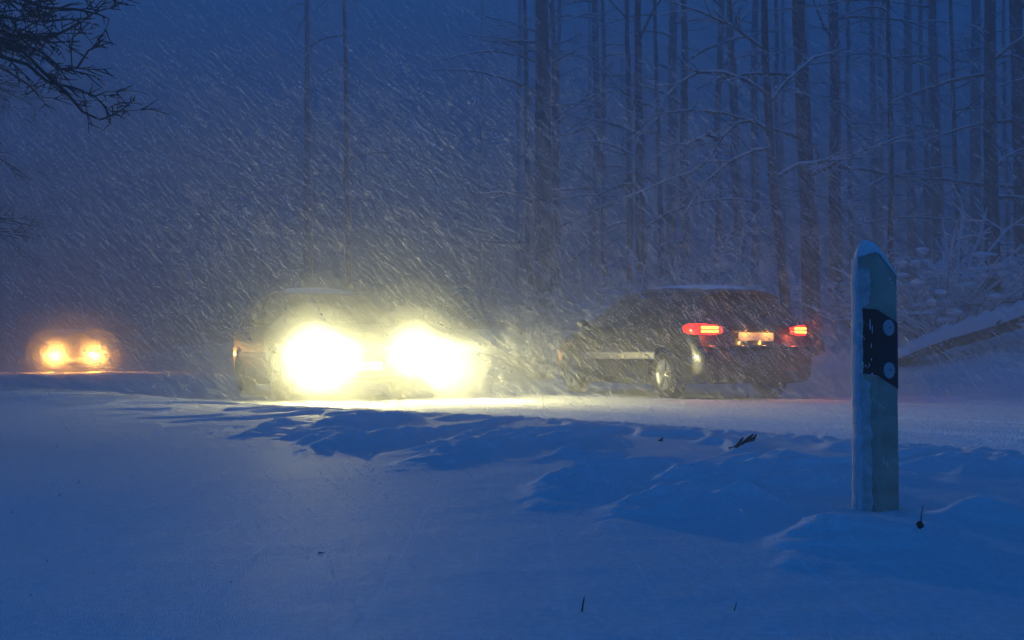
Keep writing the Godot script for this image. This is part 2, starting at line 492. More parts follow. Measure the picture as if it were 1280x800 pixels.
func build_forest() -> void:
	# [pixel x near the ground, depth, width in pixels, shift to the top of the picture in pixels, limbs, label]
	var near := [
		[1016, 19.0, 23, -13, 16, "thickest dark tree trunk, leaning slightly, standing behind the rear of the hatchback"],
		[1047, 22.0, 17, 2, 16, "straight medium trunk standing between the thickest dark trunk and the slim sapling"],
		[1240, 19.0, 18, 3, 18, "straight dark trunk rising behind the high end of the fallen log"],
		[1114, 20.0, 7, 3, 12, "very slim sapling trunk rising above the top of the marker post"],
		[1176, 28.0, 15, 0, 14, "faded straight trunk behind the snowy thicket between two slimmer stems"],
		[1203, 22.0, 6, -2, 10, "pole-thin trunk between the faded trunk and the dark trunk by the log"],
		[1279, 20.0, 20, 0, 10, "dark trunk at the forest edge beyond the raised end of the log"],
		[806, 24.0, 13, -6, 16, "straight trunk of the close pair rising above the hatchback windscreen"],
		[790, 26.0, 9, -8, 14, "slim trunk beside the straighter one above the hatchback bonnet"],
		[826, 26.0, 7, -6, 12, "thin trunk on the roof side of the close pair above the hatchback"],
		[861, 27.0, 13, -1, 16, "single straight trunk rising above the hatchback side windows"],
		[930, 30.0, 16, -14, 16, "faded broad trunk that bends above the hatchback roof"],
		[683, 27.0, 27, -6, 20, "broadest trunk in the wood, hazy, between the two kinds of car lights"],
		[664, 28.0, 9, -6, 12, "slim trunk standing tight against the broadest hazy trunk"],
		[700, 30.0, 11, -10, 12, "slim pale trunk on the hatchback side of the broadest hazy trunk"],
		[438, 40.0, 10, -9, 12, "lone hazy trunk rising above the blazing headlights"],
		[384, 48.0, 13, -3, 12, "very faint trunk at the open end of the wood above the headlights"]]
	var k := 0
	for a in near:
		var d: float = a[1]
		var r0: float = a[2] / F * d * 0.5
		var top: float = a[3] / F * d
		var full := maxf(13.0, 0.42 * d)
		var base := on_land(a[0], d)
		var vis := 445.0 / F * d
		var shp := tree_shapes(100 + k, full, r0 * 1.12, a[4] + 3, 0.022, [[0.0, 0.0], [top * 0.5, vis * 0.5], [top, vis], [top * 1.4, full + 1.0]], 0.016)
		plant_tree(shp, base, 0.0, a[5])
		k += 1
	# the bent trunk with long snow-laden boughs reaching towards the broad hazy trunk
	var bd := 18.0
	var base2 := on_land(986, bd)
	var f := bd / F
	var sh := tree_shapes(77, 12.0, 0.095, 8, 0.006, [[0.0, 0.0], [(984.0 - 986.0) * f, 1.2], [(966.0 - 986.0) * f, 3.4], [(957.0 - 986.0) * f, 5.5], [(950.0 - 986.0) * f, 13.0]], 0.016, 3.0)
	var bent := thing("forest_tree", "bent slender trunk with long arching snow-laden boughs beside the thick dark trunk", "tree", base2)
	part("trunk", sh[0], null, bent)
	var wood := MB.new()
	var sn := MB.new()
	var r := RandomNumberGenerator.new()
	r.seed = 5
	for path in [[[966, 165], [945, 149], [925, 152], [905, 170], [890, 196], [868, 214], [838, 224], [800, 240], [742, 262]], [[968, 184], [945, 188], [920, 198], [898, 214], [880, 232], [868, 250]], [[960, 115], [935, 98], [905, 88], [875, 88], [850, 102], [830, 122], [822, 150]], [[962, 130], [985, 100], [1020, 70], [1060, 58]], [[958, 60], [920, 30], [880, 12], [830, -6]], [[974, 220], [1000, 205], [1040, 200], [1080, 196]], [[900, 172], [885, 168], [860, 180], [840, 178]]]:
		var p := PackedVector3Array()
		var z := 0.0
		for q in path:
			p.append(px_at(q[0], q[1], bd + z) - base2)
			z += r.randf_range(-0.12, 0.2)
		bough(wood, sn, p, 0.03, 0.007, 16, 0.6, r, 0.02)
	var cr := part("crown", wood, M.twig, bent)
	part("branch_snow", sn, M.branch_snow, cr, "stuff")
	# trees fading out behind
	var variants := []
	for v in 6:
		variants.append(tree_shapes(300 + v, 24.0, [0.10, 0.14, 0.18, 0.12, 0.16, 0.08][v], 26, 0.05, [], 0.022))
	rng.seed = 42
	var spots := [[755, 33.0], [741, 36.0], [842, 34.0], [900, 33.0], [946, 34.0], [976, 32.0], [1066, 33.0], [1091, 36.0], [1141, 35.0], [1160, 38.0], [1221, 34.0], [1262, 33.0], [602, 62.0], [648, 52.0]]
	for q in 18: spots.append([rng.randf_range(660, 1330), rng.randf_range(42, 72)])
	k = 0
	for s in spots:
		var o := plant_tree(variants[k % 6], on_land(s[0], s[1]), rng.randf() * TAU, "slender bare tree deep in the wood, fading into the blowing snow", "bare trees fading out deep in the wood")
		o.scale = Vector3.ONE * rng.randf_range(0.85, 1.15)
		k += 1
	# undergrowth: snow-laden thickets along the bank
	var bushes := []
	for b in 4: bushes.append(bush_shapes(600 + b))
	var bsp := [[1180, 18.2, 1.5, "large rounded thicket heaped with snow behind the fallen log"], [1265, 20.5, 1.2, "snowy thicket at the raised end of the fallen log"], [1075, 19.6, 1.0, "low snowy thicket behind the top of the marker post"]]
	for q in 20: bsp.append([rng.randf_range(660, 1330), rng.randf_range(20, 31), rng.randf_range(0.8, 1.5), ""])
	k = 0
	for s in bsp:
		var g: String = "" if s[3] else "snow-covered bushes on the forest floor"
		var o := thing("snowy_bush", s[3] if s[3] else "tangled bare bush dusted with snow on the forest floor", "bush", on_land(s[0], s[1]), k * 1.3, g)
		o.scale = Vector3.ONE * s[2]
		part("stems", bushes[k % 4][0], null, o, "stuff")
		part("branch_snow", bushes[k % 4][1], null, o, "stuff")
		k += 1
	build_log()
	build_left_tree()
func bush_shapes(seed_: int) -> Array:
	var r := RandomNumberGenerator.new()
	r.seed = seed_
	var w := MB.new()
	var sn := MB.new()
	for s in 34:
		var az := r.randf() * TAU
		var tilt := r.randf_range(0.15, 1.5)
		var p := wander(Vector3(cos(az) * 0.2 * r.randf(), -0.1, sin(az) * 0.2 * r.randf()), Vector3(cos(az) * tilt, 1.0, sin(az) * tilt), r.randf_range(0.7, 1.7), 6, 0.15, 0.09, r)
		bough(w, sn, p, 0.011, 0.004, 7, 0.4, r, 0.018, 2)
	for s in 120:                                            # cushions of snow caught in the twigs
		var az := r.randf() * TAU
		var rr := sqrt(r.randf()) * 0.95
		var c := Vector3(cos(az) * rr, r.randf_range(0.15, 1.15) * (1.0 - 0.45 * rr), sin(az) * rr)
		lump(sn, c, Vector3(r.randf_range(0.04, 0.11), r.randf_range(0.02, 0.04), r.randf_range(0.04, 0.11)), r)
	return [w.mesh(M.twig), sn.mesh(M.branch_snow)]
func lump(mb: MB, c: Vector3, s: Vector3, r: RandomNumberGenerator) -> void:
	var rows := []
	for a in 6:
		var row := PackedVector3Array()
		var th := PI * a / 5.0
		var first := Vector3()
		for b in 9:
			var ph := -TAU * b / 8.0
			var k := r.randf_range(0.78, 1.15) if a > 0 and a < 5 else 1.0
			var q := c + Vector3(sin(th) * cos(ph), cos(th), sin(th) * sin(ph)) * s * k
			if b == 0: first = q
			row.append(first if b == 8 else q)
		rows.append(row)
	mb.grid(rows)
func build_log() -> void:
	var a := px_at(1085, 466, 17.3)
	var b := px_at(1420, 345, 16.0)
	var t := thing("fallen_log", "fallen tree trunk capped with thick snow, slanting up the roadside bank", "log", a)
	var p := PackedVector3Array()
	var rad := PackedFloat32Array()
	var r := RandomNumberGenerator.new()
	r.seed = 12
	for k in 25:
		var f := k / 24.0
		p.append((b - a) * f + Vector3(0, sin(f * 7.0) * 0.035, 0) + Vector3(0, r.randf_range(-0.012, 0.012), 0))
		rad.append(lerpf(0.10, 0.15, f) * r.randf_range(0.92, 1.08))
	var mb := MB.new()
	mb.tube(p, rad, 10)
	var wood := part("trunk", mb, M.bark, t)
	for q in [[6, -1.0], [11, 1.0], [17, -1.0]]:
		var kn := MB.new()
		kn.tube(wander(p[q[0]], Vector3(0.3, 0.4 * q[1], 0.8), 0.35, 4, 0.1, 0.0, r), taper(5, 0.035, 0.015), 6)
		part("branch_stub", kn, M.bark, wood)
	var s := MB.new()
	var rows := []
	for k in 49:
		var f := k / 48.0 * 24.0
		var i0 := mini(int(f), 23)
		var c := p[i0].lerp(p[i0 + 1], f - i0)
		var rr := lerpf(rad[i0], rad[i0 + 1], f - i0)
		var row := PackedVector3Array()
		var hh := rr * 0.9 + 0.21 * (0.8 + 0.4 * n_mid.get_noise_1d(k * 0.35)) * sin(PI * clampf(k / 48.0 * 0.96 + 0.03, 0, 1)) ** 0.4
		for q in 11:
			var an := PI * q / 10.0
			row.append(c + Vector3(-0.1 * cos(an), 0, 0) + Vector3(0, maxf(rr * 0.25, sin(an) * hh) if q > 0 and q < 10 else rr * 0.2, cos(an) * (rr + 0.045)))
		rows.append(row)
	s.grid(rows)
	part("snow_cap", s, M.snow, t)
	# it rests on a snowed-up stump where it leaves the bank
	var sx := b.x - 0.25
	var hb := height(sx, 16.15)
	var st := thing("tree_stump", "snow-capped stump propping the raised end of the fallen log", "stump", Vector3(sx, hb, -16.15))
	var sm := MB.new()
	var top := maxf(b.y - hb - 0.24, 0.2)
	sm.tube(PackedVector3Array([Vector3(0, -0.2, 0), Vector3(0, 0.1, 0), Vector3(0.02, top * 0.6, 0), Vector3(0.02, top, 0)]), PackedFloat32Array([0.3, 0.24, 0.2, 0.2]), 12)
	part("trunk", sm, M.bark, st)
func build_left_tree() -> void:
	# bare tree whose trunk stands just out of view; its boughs hang into the upper corner
	var r := RandomNumberGenerator.new()
	r.seed = 19
	var d := 6.0
	var x := (-170.0 - 640.0) / F * d
	var base := Vector3(x, height(x, d), -d)
	var t := thing("roadside_tree", "dark leafless tree whose knotty boughs hang over the verge in the near corner", "tree", base)
	var tr := MB.new()
	var tp := wander(Vector3(0, -0.3, 0), Vector3(0.04, 1, 0), 7.5, 14, 0.03, 0.0, r)
	tr.tube(tp, taper(15, 0.17, 0.06), 12)
	part("trunk", tr, M.bark, t)
	var wood := MB.new()
	var sn := MB.new()
	for path in [
		[[-170, 30], [-90, 20], [-20, 40], [25, 62], [50, 88], [78, 112], [100, 138], [122, 148], [140, 141], [158, 129]],
		[[-150, 60], [-60, 55], [0, 50], [45, 60], [72, 84], [92, 82], [106, 60], [118, 55]],
		[[-170, -30], [-80, -10], [0, 40], [30, 44], [62, 42], [90, 28], [112, 12], [128, -4]],
		[[-160, 40], [-70, 60], [-10, 66], [30, 78], [55, 100], [90, 108], [115, 118], [130, 112]],
		[[-170, -10], [-60, -20], [10, -10], [50, 6], [92, 8], [118, 14], [132, 20]],
		[[-160, 0], [-60, 10], [0, 18], [40, 24], [80, 20], [110, 26]],
		[[-165, 20], [-70, 30], [-10, 24], [24, 40], [60, 50], [95, 48]]]:
		var p := PackedVector3Array()
		var z := 0.0
		for q in path:
			p.append(px_at(q[0], q[1], d + z) - base)
			z += r.randf_range(-0.12, 0.1)
		bough(wood, sn, p, 0.016, 0.003, 15, 0.2, r, 0.0, 3)
	for q in 40:                                       # dense twigs in the darkest corner
		var at := px_at(r.randf_range(-90, 25), r.randf_range(-60, 70), d + r.randf_range(-0.5, 0.6)) - base
		bough(wood, sn, wander(at, Vector3(1.0, r.randf_range(-0.5, 0.5), r.randf_range(-0.5, 0.5)), r.randf_range(0.2, 0.4), 5, 0.2, 0.03, r), 0.006, 0.003, 7, 0.14, r, 0.0, 2)
	for q in 40:
		var k := r.randi_range(5, 14)
		bough(wood, sn, wander(tp[k], Vector3(r.randf_range(-1, 0.6), r.randf_range(-0.1, 0.8), r.randf_range(-1, 1)), r.randf_range(0.8, 1.6), 7, 0.15, 0.05, r), 0.02, 0.004, 8, 0.4, r, 0.0, 3)
	part("crown", wood, M.twig, t)
	# two more behind it, softened by the snow
	var lab := ["hazy drooping tree behind the boughs in the near corner", "faint tree with low twigs reaching over the far verge above the distant car"]
	var kk := 0
	for s in [[-70, 15.0, 41], [-95, 12.0, 43]]:
		var xx: float = (s[0] - 640.0) / F * s[1]
		var b2 := Vector3(xx, height(xx, s[1]), -s[1])
		var o := thing("roadside_tree", lab[kk], "tree", b2)
		var q2 := MB.new()
		var wp := wander(Vector3(0, -0.3, 0), Vector3(0, 1, 0), 9.0, 14, 0.03, 0.0, r)
		q2.tube(wp, taper(15, 0.14, 0.05), 10)
		part("trunk", q2, M.bark, o)
		var w2 := MB.new()
		for l in 42:
			var k := r.randi_range(4, 13)
			var dir := Vector3(1.0 if l % 3 else -1.0, r.randf_range(-0.2, 0.35), r.randf_range(-0.7, 0.7))
			bough(w2, sn, wander(wp[k], dir, r.randf_range(0.5, 1.35), 8, 0.1, 0.07, r), 0.018, 0.004, 12, 0.4, r, 0.0, 3)
		if kk == 1:
			for l in 7: bough(w2, sn, wander(px_at(-95, 292 - l * 3, 12.0) - b2, Vector3(1.0, r.randf_range(0.02, 0.2), r.randf_range(-0.15, 0.15)), r.randf_range(0.9, 1.45), 8, 0.06, 0.03, r), 0.012, 0.003, 10, 0.25, r, 0.0, 2)
		part("crown", w2, M.twig, o)
		kk += 1

# ---------- cars ----------
# stations: z, bottom, widest half width, belt height, belt half width, roof edge height, roof half width, crown height
var ST := [
	[-2.14, 0.30, 0.56, 0.58, 0.52, 0.61, 0.46, 0.63], [-2.10, 0.24, 0.68, 0.64, 0.64, 0.67, 0.56, 0.69], [-2.00, 0.22, 0.79, 0.70, 0.75, 0.735, 0.66, 0.76], [-1.80, 0.21, 0.85, 0.77, 0.81, 0.80, 0.72, 0.84],
	[-1.40, 0.20, 0.875, 0.86, 0.845, 0.895, 0.74, 0.935], [-1.15, 0.19, 0.88, 0.90, 0.85, 0.935, 0.72, 0.985], [-0.75, 0.19, 0.88, 0.92, 0.85, 1.18, 0.65, 1.23], [-0.40, 0.19, 0.88, 0.93, 0.845, 1.325, 0.61, 1.385],
	[-0.05, 0.19, 0.88, 0.94, 0.845, 1.395, 0.595, 1.455], [0.40, 0.19, 0.88, 0.955, 0.84, 1.425, 0.59, 1.485], [0.90, 0.19, 0.88, 0.97, 0.835, 1.41, 0.58, 1.475], [1.40, 0.20, 0.875, 0.985, 0.825, 1.365, 0.565, 1.435],
	[1.70, 0.20, 0.868, 0.985, 0.82, 1.315, 0.56, 1.385], [1.93, 0.22, 0.855, 0.965, 0.80, 1.02, 0.66, 1.04], [2.00, 0.24, 0.835, 0.93, 0.775, 0.965, 0.66, 0.985], [2.06, 0.26, 0.79, 0.905, 0.73, 0.935, 0.62, 0.95]]
func station(z: float) -> Array:
	for k in ST.size() - 1:
		if z <= ST[k + 1][0]:
			var t: float = (z - ST[k][0]) / (ST[k + 1][0] - ST[k][0])
			var o := []
			for j in 8: o.append(lerpf(ST[k][j], ST[k + 1][j], t))
			return o
	return ST[-1].duplicate()
func section(z: float) -> PackedVector3Array:       # half section, sill to crown, on +x
	var s := station(z)
	var o := PackedVector3Array()
	var yb: float = s[1]
	var w: float = s[2]
	var belt: float = s[3]
	var sh := belt - 0.10                               # shoulder crease
	for q in [[w - 0.07, yb], [w - 0.025, yb + 0.05], [w - 0.012, yb + 0.12], [w - 0.004, lerpf(yb + 0.12, sh, 0.25)], [w, lerpf(yb + 0.12, sh, 0.5)], [w - 0.004, lerpf(yb + 0.12, sh, 0.75)], [w - 0.002, sh], [lerpf(w, s[4], 0.55), lerpf(sh, belt, 0.55)], [s[4], belt]]:
		o.append(Vector3(q[0], q[1], z))
	for f in [0.12, 0.5, 0.9]:
		o.append(Vector3(lerpf(s[4], s[6], f) + 0.02 * sin(PI * f), lerpf(belt, s[5], f), z))
	o.append(Vector3(s[6], s[5], z))
	o.append(Vector3(s[6] - 0.05, lerpf(s[5], s[7], 0.45), z))
	o.append(Vector3(s[6] * 0.66, lerpf(s[5], s[7], 0.82), z))
	o.append(Vector3(s[6] * 0.33, lerpf(s[5], s[7], 0.96), z))
	o.append(Vector3(0, s[7], z))
	if z > 1.8:                                         # rear: bumper stands out below, tailgate slopes above
		for k in o.size():
			var y := o[k].y
			o[k].z += smoothstep(1.8, 2.06, z) * (0.10 * smoothstep(0.72, 0.60, y) - 0.05 * smoothstep(0.60, 1.0, y))
	if z < -1.9:
		for k in o.size():
			var y := o[k].y
			o[k].z += smoothstep(-1.9, -2.14, z) * (-0.04 * smoothstep(0.30, 0.42, y) * smoothstep(0.62, 0.5, y))
	return o
func car_region(z: float, k: int, nc: int) -> String:
	var kk := k if k < nc / 2 else nc - 2 - k        # 0..15 from sill to crown
	if kk >= 13 and z > -1.15 and z < -0.40: return "windscreen"
	if kk >= 13 and z > 1.70 and z < 1.93: return "rear_window"
	var sd := "a" if k < nc / 2 else "b"
	if kk >= 8 and kk <= 11:
		if z > -0.92 and z < 0.28: return "front_window" + sd
		if z > 0.37 and z < 1.12: return "rear_side_window" + sd
		if z > 1.20 and z < 1.56: return "quarter_window" + sd
	if kk <= 7 and kk >= 2:
		if z > -0.82 and z < 0.32: return "front_door" + sd
		if z > 0.32 and z < 1.18: return "rear_door" + sd
	if kk >= 12 and z < -1.2 and z > -2.0: return "bonnet"
	return "body"
func car(label: String, at: Vector3, turn: float, paint: Material, lens_mat: Material, lit_front: bool, lit_rear: bool, roof_snow := true) -> Node3D:
	var c := thing("car", label, "car", at, turn)
	var zs := PackedFloat32Array()
	for k in 87: zs.append(lerpf(-2.14, 2.06, k / 86.0))
	for must in [-1.15, -0.40, 1.70, 1.93]:
		zs[zs.bsearch(must)] = must
	var wheels := [[-1.32, 0.31], [1.30, 0.31]]
	var rows := []
	var inside := []
	for z in zs:
		var half := section(z)
		var full := PackedVector3Array()
		var ins := []
		for sd in [1.0, -1.0]:
			var rg := range(half.size()) if sd > 0 else range(half.size() - 2, -1, -1)
			for k in rg:
				var p := half[k] * Vector3(sd, 1, 1)
				var hit := false
				if k < 8:
					for w in wheels:
						var q := Vector2(p.z - w[0], p.y - w[1])
						if q.length() < 0.37:
							hit = true
							q = (q if q.length() > 0.001 else Vector2(0, 1)).normalized() * 0.37
							p.z = w[0] + q.x; p.y = w[1] + q.y
				full.append(p); ins.append(hit)
		rows.append(full); inside.append(ins)
	var nc: int = rows[0].size()
	var groups := {}
	for r in zs.size() - 1:
		for k in nc - 1:
			if inside[r][k] and inside[r + 1][k] and inside[r][k + 1] and inside[r + 1][k + 1]: continue
			var g: String = car_region((zs[r] + zs[r + 1]) * 0.5, k, nc)
			if not groups.has(g): groups[g] = {}
			groups[g][Vector2i(r, k)] = true
	var made := {}
	for g in ["body", "bonnet", "front_doora", "front_doorb", "rear_doora", "rear_doorb", "windscreen", "rear_window", "front_windowa", "front_windowb", "rear_side_windowa", "rear_side_windowb", "quarter_windowa", "quarter_windowb"]:
		if not groups.has(g): continue
		var set_: Dictionary = groups[g]
		var mb := MB.new()
		mb.grid(rows, set_)
		if g == "body":
			for e in [0, zs.size() - 1]:                # close the ends
				var row: PackedVector3Array = rows[e]
				var h := nc / 2
				var crows := []
				for k in h + 1:
					var cr := PackedVector3Array()
					for q in 9:
						var f := q / 8.0
						var pp: Vector3 = row[k].lerp(row[nc - 1 - k], f)
						pp.z += (-0.045 if e == 0 else 0.045) * sin(PI * f)
						cr.append(pp)
					crows.append(cr)
				if e == 0: crows.reverse()
				mb.grid(crows)
		var glassy: bool = g.contains("window") or g.contains("windscreen")
		var called: String = g.trim_suffix("a").trim_suffix("b") if g.ends_with("a") or g.ends_with("b") else g
		made[g] = part(called, mb, M.car_glass if glassy else paint, c)
	# floor, wheel wells
	var fl := MB.new()
	fl.box(Vector3(0, 0.24, 0), Vector3(1.25, 0.06, 3.9), 0.02)
	for w in wheels:
		for sd in [-1.0, 1.0]:
			var arc := []
			for q in 13:
				var an := PI * q / 12.0
				arc.append(PackedVector3Array([Vector3(sd * 0.60, w[1] + sin(an) * 0.385, w[0] + cos(an) * 0.385), Vector3(sd * 0.862, w[1] + sin(an) * 0.375, w[0] + cos(an) * 0.375)]))
			fl.grid(arc)
	part("underbody", fl, M.black_trim, c)
	for w in wheels:
		for sd in [-1.0, 1.0]:
			var wn := Node3D.new()
			wn.name = "wheel"
			c.add_child(wn, true)
			wn.position = Vector3(sd * 0.765, w[1], w[0])
			var bs := Basis(Vector3(0, 0, 1), -sd * PI / 2)
			var ty := MB.new()
			ty.lathe([Vector2(0.19, -0.095), Vector2(0.27, -0.1), Vector2(0.30, -0.085), Vector2(0.312, -0.06), Vector2(0.312, 0.06), Vector2(0.30, 0.085), Vector2(0.27, 0.1), Vector2(0.195, 0.092)], 28, Vector3(), bs)
			part("tyre", ty, M.rubber, wn)
			var rm := MB.new()
			rm.lathe([Vector2(0.20, 0.05), Vector2(0.205, 0.088), Vector2(0.19, 0.092), Vector2(0.18, 0.06), Vector2(0.06, 0.06), Vector2(0.05, 0.08), Vector2(0.0, 0.08)], 28, Vector3(), bs)
			for sp in 5:
				var an := TAU * sp / 5.0
				rm.box(bs * Vector3(cos(an) * 0.115, 0.072, sin(an) * 0.115), Vector3(0.15, 0.03, 0.045), 0.01, bs * Basis(Vector3(0, 1, 0), -an))
			part("rim", rm, M.rim_metal, wn)
	for sd in [-1.0, 1.0]:
		# mirrors, handles, arch lips
		var mi := MB.new()
		mi.box(Vector3(sd * 0.965, 1.0, -0.72), Vector3(0.17, 0.12, 0.10), 0.035)
		mi.box(Vector3(sd * 0.87, 0.955, -0.74), Vector3(0.10, 0.03, 0.05), 0.01)
		part("wing_mirror", mi, paint, c)
		for z in [0.18, 1.03]:
			var hd := MB.new()
			hd.box(Vector3(sd * 0.885, 0.77, z), Vector3(0.03, 0.025, 0.17), 0.01)
			part("handle", hd, M.chrome, made["front_door" + ("a" if sd > 0 else "b")] if z < 0.5 else made["rear_door" + ("a" if sd > 0 else "b")])
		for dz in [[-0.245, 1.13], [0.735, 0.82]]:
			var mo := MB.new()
			mo.box(Vector3(sd * 0.885, 0.56, dz[0]), Vector3(0.035, 0.095, dz[1]), 0.016)  # strip added where the headlight beam brightens the doors
			part("beam_streak_strip", mo, M.beam_streak_strip, made[("front_door" if dz[0] < 0.3 else "rear_door") + ("a" if sd > 0 else "b")])
		var si := MB.new()
		si.box(Vector3(sd * 0.862, 0.225, 0.0), Vector3(0.05, 0.09, 1.75), 0.02)
		part("sill_trim", si, M.black_trim, c)
		for w in wheels:
			var lip := PackedVector3Array()
			for q in 15:
				var an := PI * q / 14.0
				lip.append(Vector3(sd * 0.866, w[1] + sin(an) * 0.372, w[0] + cos(an) * 0.372))
			var lm := MB.new()
			lm.tube(lip, taper(15, 0.014, 0.014), 6)
			part("wheel_arch_lip", lm, M.black_trim, c)
		# tail lamp wraps round the corner
		var rows2 := []
		for a in 5:
			var y := lerpf(0.80, 0.935, a / 4.0)
			var rw := PackedVector3Array()
			for p in [[0.845, 1.80], [0.842, 1.90], [0.822, 1.98], [0.775, 2.04], [0.70, 2.075], [0.60, 2.088], [0.50, 2.095]]:
				var puff := 0.014 * sin(PI * clampf(a / 4.0, 0.05, 0.95)) + 0.012
				var nrm := Vector3(p[0] - 0.55, 0, (p[1] - 1.75) * 1.4).normalized()
				var y2: float = 0.868 + (y - 0.868) * lerpf(0.5, 1.0, smoothstep(0.48, 0.66, p[0])) * lerpf(1.0, 0.6, smoothstep(1.93, 1.80, p[1])) + 0.012 * smoothstep(0.6, 0.84, p[0])
				rw.append(Vector3(sd * (p[0] + nrm.x * puff), y2, p[1] + nrm.z * puff - 0.02 * smoothstep(0.75, 0.95, y)))
			if sd < 0: rw.reverse()
			rows2.append(rw)
		var tl := MB.new()
		tl.grid(rows2)
		var lamp := part("tail_light", tl, M.tail_red if lit_rear else M.black_trim, c)
		if lit_rear:
			for yy in [0.85, 0.895]:
				var core := MB.new()
				core.tube(PackedVector3Array([Vector3(sd * 0.775, yy, 2.055), Vector3(sd * 0.72, yy, 2.09), Vector3(sd * 0.64, yy, 2.108), Vector3(sd * 0.57, yy, 2.115)]), taper(4, 0.017, 0.017), 8)
				part("light_bar", core, M.tail_core, lamp)
			var om := OmniLight3D.new()
			om.name = "tail_glow"
			c.add_child(om, true)
			om.position = Vector3(sd * 0.69, 0.88, 2.26)
			om.light_color = lin(1.0, 0.10, 0.04); om.light_energy = 0.2; om.light_size = 0.012; om.omni_range = 30.0; om.omni_attenuation = 2.0; om.shadow_enabled = true
		# head lamp
		var hr := []
		for a in 6:
			var v := a / 5.0
			var rw := PackedVector3Array()
			for q in 9:
				var u := q / 8.0
				var x := lerpf(0.44, 0.78, u)
				var y := lerpf(0.52, 0.665 + 0.02 * u, v) + 0.02 * u
				var z := -2.165 + 0.21 * u * u + 0.05 * v - 0.025 * sin(PI * u) * sin(PI * v)
				rw.append(Vector3(sd * x, y, z))
			if sd > 0: rw.reverse()
			hr.append(rw)
		var hl := MB.new()
		hl.grid(hr)
		part("headlight", hl, lens_mat if lit_front else M.chrome, c)
	# front: grille, bumper intake, plate
	var gr := MB.new()
	for y in [0.50, 0.535, 0.57]: gr.box(Vector3(0, y, -2.205), Vector3(0.74, 0.018, 0.05), 0.006)
	part("grille", gr, M.black_trim, c)
	var ik := MB.new()
	ik.box(Vector3(0, 0.34, -2.185), Vector3(0.95, 0.11, 0.06), 0.02)
	part("air_intake", ik, M.black_trim, c)
	var fp := MB.new()
	fp.box(Vector3(0, 0.43, -2.235), Vector3(0.52, 0.11, 0.012), 0.004)
	part("licence_plate", fp, M.plate_white, c)
	# rear: plate recess, plate, bumper strip, lower valance, wiper, spoiler, badge, handle strip
	var rc := MB.new()
	rc.box(Vector3(0, 0.79, 2.065), Vector3(0.72, 0.155, 0.03), 0.012)
	part("plate_recess", rc, M.black_trim, c)
	var rp := MB.new()
	rp.box(Vector3(0, 0.785, 2.088), Vector3(0.52, 0.11, 0.012), 0.004)
	part("licence_plate", rp, M.plate_white, c)
	var gs := MB.new()
	gs.box(Vector3(0, 0.877, 2.085), Vector3(0.66, 0.028, 0.05), 0.01)
	part("tailgate_handle", gs, paint, c)
	var bp := MB.new()
	var bpts := PackedVector3Array()
	for q in 21:
		var u := q / 10.0 - 1.0
		bpts.append(Vector3(u * 0.83, 0.655, 2.205 - 0.13 * pow(absf(u), 4.0) - 0.012))
	bp.tube(bpts, taper(21, 0.03, 0.03), 8)
	part("bumper_strip", bp, paint, c)
	var vl := MB.new()
	vl.box(Vector3(0, 0.345, 2.165), Vector3(1.15, 0.13, 0.08), 0.03)
	part("rear_valance", vl, M.black_trim, c)
	var ex := MB.new()
	ex.lathe([Vector2(0.022, 0.0), Vector2(0.03, 0.0), Vector2(0.03, 0.14), Vector2(0.024, 0.14), Vector2(0.022, 0.02)], 14, Vector3(-0.5, 0.26, 2.06), Basis(Vector3(1, 0, 0), PI / 2))
	part("exhaust_pipe", ex, M.chrome, c)
	var sp := MB.new()
	var srows := []
	for a in [[1.45, 1.425, 0.0], [1.66, 1.405, 0.0], [1.82, 1.378, 0.0], [1.845, 1.365, 0.0], [1.83, 1.35, 0.0], [1.70, 1.345, 0.0]]:
		var rw := PackedVector3Array()
		for q in 11:
			var u := q / 5.0 - 1.0
			rw.append(Vector3(-u * 0.56, a[1] - 0.065 * u * u * u * u - 0.01 * u * u, a[0] - 0.05 * u * u))
		srows.append(rw)
	sp.grid(srows)
	part("roof_spoiler", sp, paint, c)
	var wi := MB.new()
	wi.tube(PackedVector3Array([Vector3(0.02, 1.03, 1.955), Vector3(0.2, 1.08, 1.925), Vector3(0.4, 1.12, 1.895)]), taper(3, 0.012, 0.007), 6)
	wi.box(Vector3(0.0, 1.02, 1.95), Vector3(0.07, 0.04, 0.04), 0.012)
	part("rear_wiper", wi, M.black_trim, c)
	# seats seen through the glass
	for q in [[-0.37, -0.05], [0.37, -0.05], [-0.36, 0.85], [0.36, 0.85]]:
		var s := MB.new()
		s.box(Vector3(q[0], 0.5, q[1] - 0.18), Vector3(0.5, 0.16, 0.5), 0.05)
		s.box(Vector3(q[0], 0.80, q[1] + 0.12), Vector3(0.48, 0.58, 0.14), 0.05, Basis(Vector3(1, 0, 0), 0.22))
		s.box(Vector3(q[0], 1.15, q[1] + 0.2), Vector3(0.25, 0.16, 0.09), 0.04, Basis(Vector3(1, 0, 0), 0.2))
		part("seat", s, M.seat_cloth, c)
	var db := MB.new()
	db.box(Vector3(0, 0.80, -0.92), Vector3(1.45, 0.18, 0.4), 0.06)
	part("dashboard", db, M.seat_cloth, c)
	if roof_snow:
		var sr := []
		for k in 26:
			var z := lerpf(-0.36, 1.64, k / 25.0)
			var h := section(z)
			var rw := PackedVector3Array()
			for q in 23:
				var u := q / 11.0 - 1.0
				var x: float = u * station(z)[6] * 0.97
				var y: float = lerpf(station(z)[7], station(z)[5], pow(absf(u), 2.3))
				var rim := (1.0 - pow(absf(u), 6.0)) * smoothstep(0.0, 0.08, k / 25.0) * smoothstep(1.0, 0.95, k / 25.0)
				rw.append(Vector3(-x, y - 0.012 + rim * (0.04 + n_mid.get_noise_2d(x * 1.5, z * 1.5) * 0.016), z))
			sr.append(rw)
		var sm := MB.new()
		sm.grid(sr)
